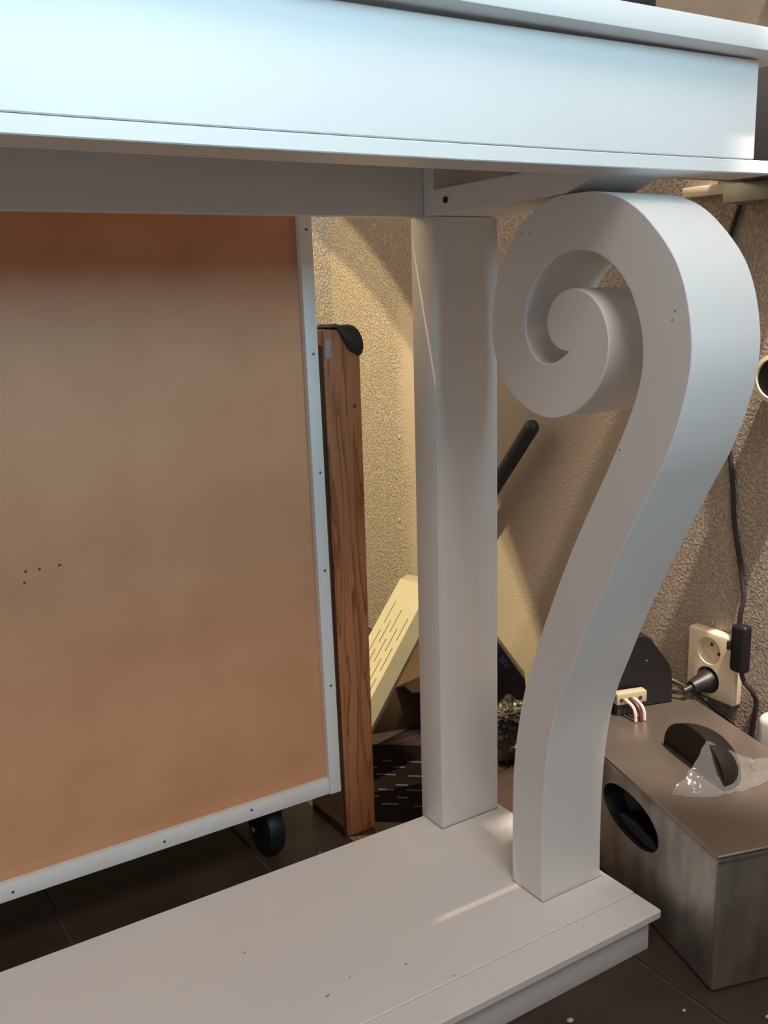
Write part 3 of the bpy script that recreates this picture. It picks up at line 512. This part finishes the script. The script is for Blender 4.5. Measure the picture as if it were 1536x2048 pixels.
# ------------------------------------------------------------------ steel box with lid and grips
sb = thing('steel_box', 'worn stainless steel box with black oval grip beside the table base', 'box', (0.0829, -0.3277, FZ), (0, 0, math.atan2(-0.285, 0.958)), own=True)
BL, BW, BH = 0.36, 0.182, 0.1435
def shell():
    bm = box((0, 0, 0), (BW, BL, BH), 0.0045, 3)
    return boolean(bm, [prism(ell(0.160, 0.1022, 0.058, 0.0265, 44, 2.15), -0.02, 0.034, 'X')])
obj('box_body', shell(), MST, sb)
cup = bmesh.new()
ring = [(0.0, 1.0), (0.012, 0.985), (0.024, 0.93), (0.031, 0.75), (0.033, 0.35)]
RR = []
for x, k in ring: RR.append([cup.verts.new((x-0.0006, p[0], p[1])) for p in ell(0.160, 0.1022, 0.0579*k if k > .5 else .03, 0.0264*k, 44, 2.15)])
for a, b in zip(RR, RR[1:]):
    for k in range(44): cup.faces.new((a[k], a[(k+1) % 44], b[(k+1) % 44], b[k]))
cup.faces.new(RR[-1]); bmesh.ops.recalc_face_normals(cup, faces=cup.faces)
for fc in cup.faces: fc.normal_flip()
g1 = obj('side_grip', cup, MBK, sb); g1['label'] = 'black oval recessed grip'
obj('grip_lip', prism([(p[0], p[1]) for p in ell(0.150, 0.088, 0.040, 0.008, 28)], 0.004, 0.026, 'X', 0.001), MBG, g1)
ld = obj('lid', box((-0.0016, -0.0016, 0.1446), (BW+0.0016, BL+0.0016, 0.1490), 0.0016, 3), MLD, sb)
obj('lid_rim', box((-0.0012, -0.0012, 0.1398), (BW+0.0012, 0.0008, 0.1450), 0.0006, 2), MST, ld)
def hood():
    bm = bmesh.new(); n, m = 24, 8; rows = []
    for j in range(m+1):
        ph = math.pi/2*j/m; rows.append([bm.verts.new((0.0765 + 0.046*math.sin(ph), 0.1600 + 0.059*math.cos(ph)*math.cos(math.pi*i/n), 0.1490 + 0.0445*math.cos(ph)**0.8*math.sin(math.pi*i/n)**0.9)) for i in range(n+1)])
    for a, b in zip(rows, rows[1:]):
        for i in range(n):
            try: bm.faces.new((a[i], a[i+1], b[i+1], b[i]))
            except ValueError: pass
    # inner mouth, a little set back
    inn = [bm.verts.new((0.0790, 0.1600 + 0.054*math.cos(math.pi*i/n), 0.1490 + 0.040*math.sin(math.pi*i/n)**0.9)) for i in range(n+1)]
    for i in range(n): bm.faces.new((rows[0][i+1], rows[0][i], inn[i], inn[i+1]))
    bm.faces.new(inn); bmesh.ops.remove_doubles(bm, verts=bm.verts, dist=1e-5); bmesh.ops.recalc_face_normals(bm, faces=bm.faces); return bm
g2 = obj('lid_grip', hood(), mat('lid_grip_plastic', (0.010, 0.007, 0.006), 0.6, spec=0.2), ld); g2['label'] = 'black hooded grip on the lid'
# clear torn film draped over the front end of the grip
def film_mesh():
    bm = bmesh.new()
    def grid(a0, a1, b0, bm_, b1, nI, nJ, zlift):
        pts = {}
        for i in range(nI+1):
            for j in range(nJ+1):
                s, t = i/nI, j/nJ
                a = Vector(a0).lerp(Vector(a1), s); q = Vector(b0)*(1-s)**2 + Vector(bm_)*2*s*(1-s) + Vector(b1)*s*s
                p = a.lerp(q, t); k = noise.noise(p*120); k2 = noise.noise(p*260 + Vector((3, 1, 2)))
                p += Vector((0.0025*k2, 0.003*k, 0.003*k + 0.0025*k2 + zlift*math.sin(math.pi*t)*(-0.5)))*math.sin(math.pi*min(1, t*1.5)/1.5 + 0.2)
                p.z = max(p.z, 0.1499 + 0.0008*abs(k2)); pts[i, j] = bm.verts.new(p)
        for i in range(nI):
            for j in range(nJ): bm.faces.new((pts[i, j], pts[i+1, j], pts[i+1, j+1], pts[i, j+1]))
    grid((0.0740, 0.1340, 0.1925), (0.1200, 0.1180, 0.1700), (0.0200, 0.1130, 0.1500), (0.050, 0.086, 0.150), (0.1020, 0.0960, 0.1500), 22, 18, 0.010)
    grid((0.1200, 0.1180, 0.1700), (0.1320, 0.1500, 0.1600), (0.1020, 0.0960, 0.1500), (0.150, 0.100, 0.153), (0.1700, 0.1500, 0.1505), 18, 14, 0.012)
    return bm
fm = thing('clear_plastic_film', 'scrap of clear plastic film over the grip of the steel box lid', 'film', (0.0829, -0.3277, FZ), (0, 0, math.atan2(-0.285, 0.958)), own=True)
obj('film_sheet', film_mesh(), MFM, fm)

# black power supply and terminal block on the lid
ps = thing('power_supply', 'black power supply box with sloping top on the steel box lid', 'power supply', (0.0829, -0.3277, FZ), (0, 0, math.atan2(-0.285, 0.958)), own=True)
obj('housing', prism([(0.035, 0.1492), (0.1515, 0.1492), (0.1500, 0.190), (0.1470, 0.1990), (0.1420, 0.2065), (0.1170, 0.2395), (0.1080, 0.2445), (0.045, 0.2445), (0.037, 0.236)], 0.3195, 0.358, 'Y', 0.0018), MBG, ps)
obj('housing_screw', lathe([(0.0012, 0), (0.0010, 0.0006)], (0.112, 0.3194, 0.2105), (0, -1, 0), 10), MGR, ps)
tm = thing('terminal_block', 'white terminal block with bent wires before the black power supply', 'connector', (0.0829, -0.3277, FZ), (0, 0, math.atan2(-0.285, 0.958)), own=True)
tbk = obj('block_body', box((0.062, 0.3020, 0.1640), (0.1035, 0.3150, 0.1790), 0.0015), MCR, tm)
for xx in (0.094, 0.080, 0.068): obj('terminal_hole', lathe([(0.0026, 0), (0.0026, 0.0008)], (xx, 0.3022, 0.1705), (0, -1, 0), 12), MDH, tbk)
for xx, m_ in ((0.0855, MWR), (0.0735, MWR), (0.0800, MRD)):
    obj('wire', tube([(xx, 0.3040, 0.1705), (xx, 0.2960, 0.1705), (xx+0.002, 0.2875, 0.1670), (xx+0.003, 0.2830, 0.1600), (xx+0.003, 0.2815, 0.1500)], 0.0020, 8, 5), m_, tm)
obj('block_foot', box((0.064, 0.3050, 0.1492), (0.1015, 0.3140, 0.1645), 0.001), MDH, tm)

# ------------------------------------------------------------------ wall socket, plug, cords
so = thing('wall_socket', 'ivory double wall socket mounted above the steel box', 'socket', (0.385, -0.081, 0.145))
def plate():
    bm = box((0.3690, -0.1188, 0.1000), (0.385, -0.0436, 0.1900), 0.003, 3)
    return boolean(bm, [lathe([(0.0180, 0), (0.0180, 0.0125)], (0.3685, -0.0775, z), (1, 0, 0), 40) for z in (0.1640, 0.1245)])
pl = obj('socket_plate', plate(), MIV, so)
for z in (0.1640, 0.1245):
    for dy, dz in ((0.0050, 0.0045), (-0.0065, -0.0055)):
        obj('pin_hole', lathe([(0.0023, 0), (0.0023, 0.0004)], (0.3808, -0.0775+dy, z+dz), (-1, 0, 0), 12), MDH, pl)
pg = thing('power_plug', 'black round power plug pushed into the lower socket hole', 'plug', (0.372, -0.0775, 0.1245))
obj('plug_body', lathe([(0.0150, 0), (0.0150, 0.010), (0.0140, 0.014), (0.0120, 0.020), (0.0102, 0.029), (0.0080, 0.036)], (0.3795, -0.0775, 0.1235), (-0.90, 0.12, -0.12), 28), MBK, pg)
obj('strain_relief', tube([(0.3480, -0.0733, 0.1193), (0.3420, -0.0722, 0.1180), (0.3330, -0.0700, 0.1150)], 0.0045, 12, 4), MBK, pg)
obj('plug_cord', tube([(0.3345, -0.0703, 0.1155), (0.3290, -0.0600, 0.1120), (0.3270, -0.0400, 0.1100), (0.3310, -0.0200, 0.1040)], 0.0026, 8, 5), MCB, pg)
cw = lambda y, z, x=0.3815: (x, y, z)
hc = thing('lamp_cord', 'black cord hanging down the wall with an inline switch beside the socket', 'cord', (0.381, -0.10, 0.08))
obj('cord', tube([(0.3815, -0.0800, 0.7120), cw(-0.0757, 0.7000), cw(-0.0690, 0.6800), cw(-0.0600, 0.6400), cw(-0.0600, 0.5600), cw(-0.0745, 0.4700), cw(-0.0840, 0.4240), cw(-0.0910, 0.3800), cw(-0.0955, 0.3375), cw(-0.1030, 0.3050), cw(-0.1112, 0.2702), (0.376, -0.1200, 0.2430), (0.3690, -0.1220, 0.2180), (0.3680, -0.1290, 0.1500), (0.374, -0.1400, 0.1300), cw(-0.1427, 0.1151), cw(-0.1420, 0.0980), cw(-0.1400, 0.0800), cw(-0.1390, 0.0480)], 0.0030, 10, 6), MCB, hc)
sw = obj('inline_switch', box((0.3560, -0.1400, 0.1530), (0.3720, -0.1175, 0.2150), 0.0055, 4), MBG, hc)
obj('switch_rocker', box((0.3535, -0.1200, 0.1810), (0.3600, -0.1155, 0.1920), 0.001), MBK, sw)
ac = thing('supply_cord', 'black cord from the power supply lying over the lid edge', 'cord', (0.36, -0.08, 0.08))
obj('cord', tube([(0.3335, -0.0400, 0.1230), (0.3400, -0.0500, 0.1200), (0.3520, -0.0640, 0.1105), (0.3620, -0.0790, 0.1005), (0.3700, -0.0930, 0.0880), (0.3760, -0.1050, 0.0800), (0.3760, -0.1170, 0.0700), (0.3740, -0.1240, 0.0580), (0.3730, -0.1270, 0.0480)], 0.0032, 10, 6), MCB, ac)

# mechanical timer at the right edge
ti = thing('plug_in_timer', 'white round plug-in timer with tick marks on the right wall', 'timer', (0.385, -0.168, 0.519))
td = obj('timer_drum', lathe([(0.0255, 0), (0.0255, 0.002), (0.0285, 0.004), (0.0285, 0.036), (0.0275, 0.040), (0.0225, 0.041), (0.0220, 0.038)], (0.3830, -0.1680, 0.5190), (-1, 0, 0), 48), MIV, ti)
obj('socket_face', lathe([(0.0222, 0), (0.0222, 0.0012), (0.012, 0.0014)], (0.3462, -0.1680, 0.5190), (-1, 0, 0), 40), MBG, td)
obj('timer_back', box((0.3650, -0.2050, 0.4960), (0.3849, -0.1470, 0.5500), 0.004, 3), MIV, ti)
for k in range(48):
    a = 2*math.pi*k/48; big = k % 4 == 0; R = 0.0286
    b = box((0.3480, -0.0004 if not big else -0.0006, 0), (0.3500 if not big else 0.3540, 0.0004 if not big else 0.0006, 0.0003))
    bmesh.ops.rotate(b, verts=b.verts, matrix=Matrix.Rotation(a, 3, 'X'), cent=(0, 0, 0)) if False else None
    rot = Matrix.Rotation(a, 3, 'X')
    for v in b.verts: v.co = Vector((v.co.x, 0, 0)) + rot @ Vector((0, v.co.y, R + v.co.z)) + Vector((0, -0.1680, 0.5190))
    obj('tick_mark', b, MTK, td, smooth=False)
# white fitting low on the right wall
tag(obj('white_wall_fitting', box((0.357, -0.2150, 0.035), (0.3849, -0.1595, 0.112), 0.012, 5), mat('white_fitting_plastic', (0.68, 0.64, 0.62), 0.4), base=(0.37, -0.18, 0.035)), 'white rounded plastic fitting on the right wall above the lid', 'fitting')
# trunking, bracket and black box at the end of the table
tag(obj('cable_trunking', box((0.3730, -0.0745, 0.7262), (0.3849, -0.0010, 0.7380), 0.0012), MIV, base=(0.38, -0.04, 0.7262)), 'short pale trunking on the end wall under the table end', 'trunking')
br = thing('shelf_bracket', 'grey metal bracket on the end wall at the table corner', 'bracket', (0.385, -0.14, 0.72))
obj('bracket_plate', box((0.352, -0.1900, 0.7135), (0.3849, -0.0790, 0.7345), 0.0008), MGR, br)
obj('bracket_screw', lathe([(0.0030, 0), (0.0024, 0.0015)], (0.368, -0.120, 0.7135), (0, 0, -1), 12), MSC, br)
ab = thing('black_amplifier', 'black box behind the right end of the apron under the top', 'box', (0.29, -0.15, 0.7345))
obj('case', box((0.200, -0.1950, 0.7346), (0.3800, -0.1000, 0.8480), 0.004, 2), MBK, ab)
obj('case_edge', box((0.1990, -0.1965, 0.8380), (0.3810, -0.1890, 0.8490), 0.001), MBG, ab)
# things standing on the table top
dk = thing('black_device', 'flat black device lying on the table top at the upper edge', 'device', (0.00, -0.19, 0.8268))
obj('device_body', box((-0.20, -0.255, 0.8270), (0.045, -0.145, 0.8580), 0.006, 3), MBG, dk)
obj('device_plug', tube([(0.0440, -0.205, 0.8420), (0.056, -0.207, 0.8415), (0.062, -0.208, 0.8410)], 0.0040, 10, 3), MCB, dk)
wh = thing('wall_dial', 'black round dial with pale ring on the right wall above the table', 'dial', (0.385, -0.124, 0.934))
obj('dial_ring', lathe([(0.0185, 0), (0.0185, 0.003), (0.0165, 0.005)], (0.3849, -0.1240, 0.9350), (-1, 0, 0), 36), MIV, wh)
obj('dial_face', lathe([(0.0155, 0), (0.0150, 0.009), (0.012, 0.012)], (0.3800, -0.1240, 0.9350), (-1, 0, 0), 36), MBK, wh)
# wall plugs left in the plaster
for (y, z) in [(0.6536, 0.3584), (0.6601, 0.1988)]:
    k = tag(obj('screw_plug' if z > 0.28 else 'plaster_dowel', lathe([(0.0042, 0), (0.0034, 0.0012), (0.0018, 0.0018)], (0.3848, y, z), (-1, 0, 0), 12), MCR, base=(0.384, y, z)), ('small pale screw plug in the yellow plaster, level with the top of the pine plank' if z > 0.28 else 'pale plug lower on the smooth wall, halfway down beside the white post'), 'plug')
# crumbs on the tiles
for x, y, s, lb in ((-0.055, -0.2781, 0.0034, 'pale paint crumb on the tile under the plinth front'), (0.0421, -0.3291, 0.0020, 'tiny pale crumb on the tile left of the grout line'), (0.1000, -0.3790, 0.0027, 'pale crumb on the tile at the lower right corner')):
    b = bmesh.new(); bmesh.ops.create_icosphere(b, subdivisions=1, radius=s)
    for v in b.verts: v.co = Vector((x + v.co.x*1.3*random.uniform(.7, 1.1), y + v.co.y*random.uniform(.7, 1.1), FZ + 0.0006 + max(0, v.co.z*0.4 + s*0.25)))
    tag(obj('paint_crumb', b, MCHP, base=(x, y, FZ), smooth=False), lb, 'crumb')
# marks worn into the white paint: small dents as sunk dark flakes on the table
for o in list(S.objects):
    for k in ('_base', '_own'):
        if k in o: del o[k]
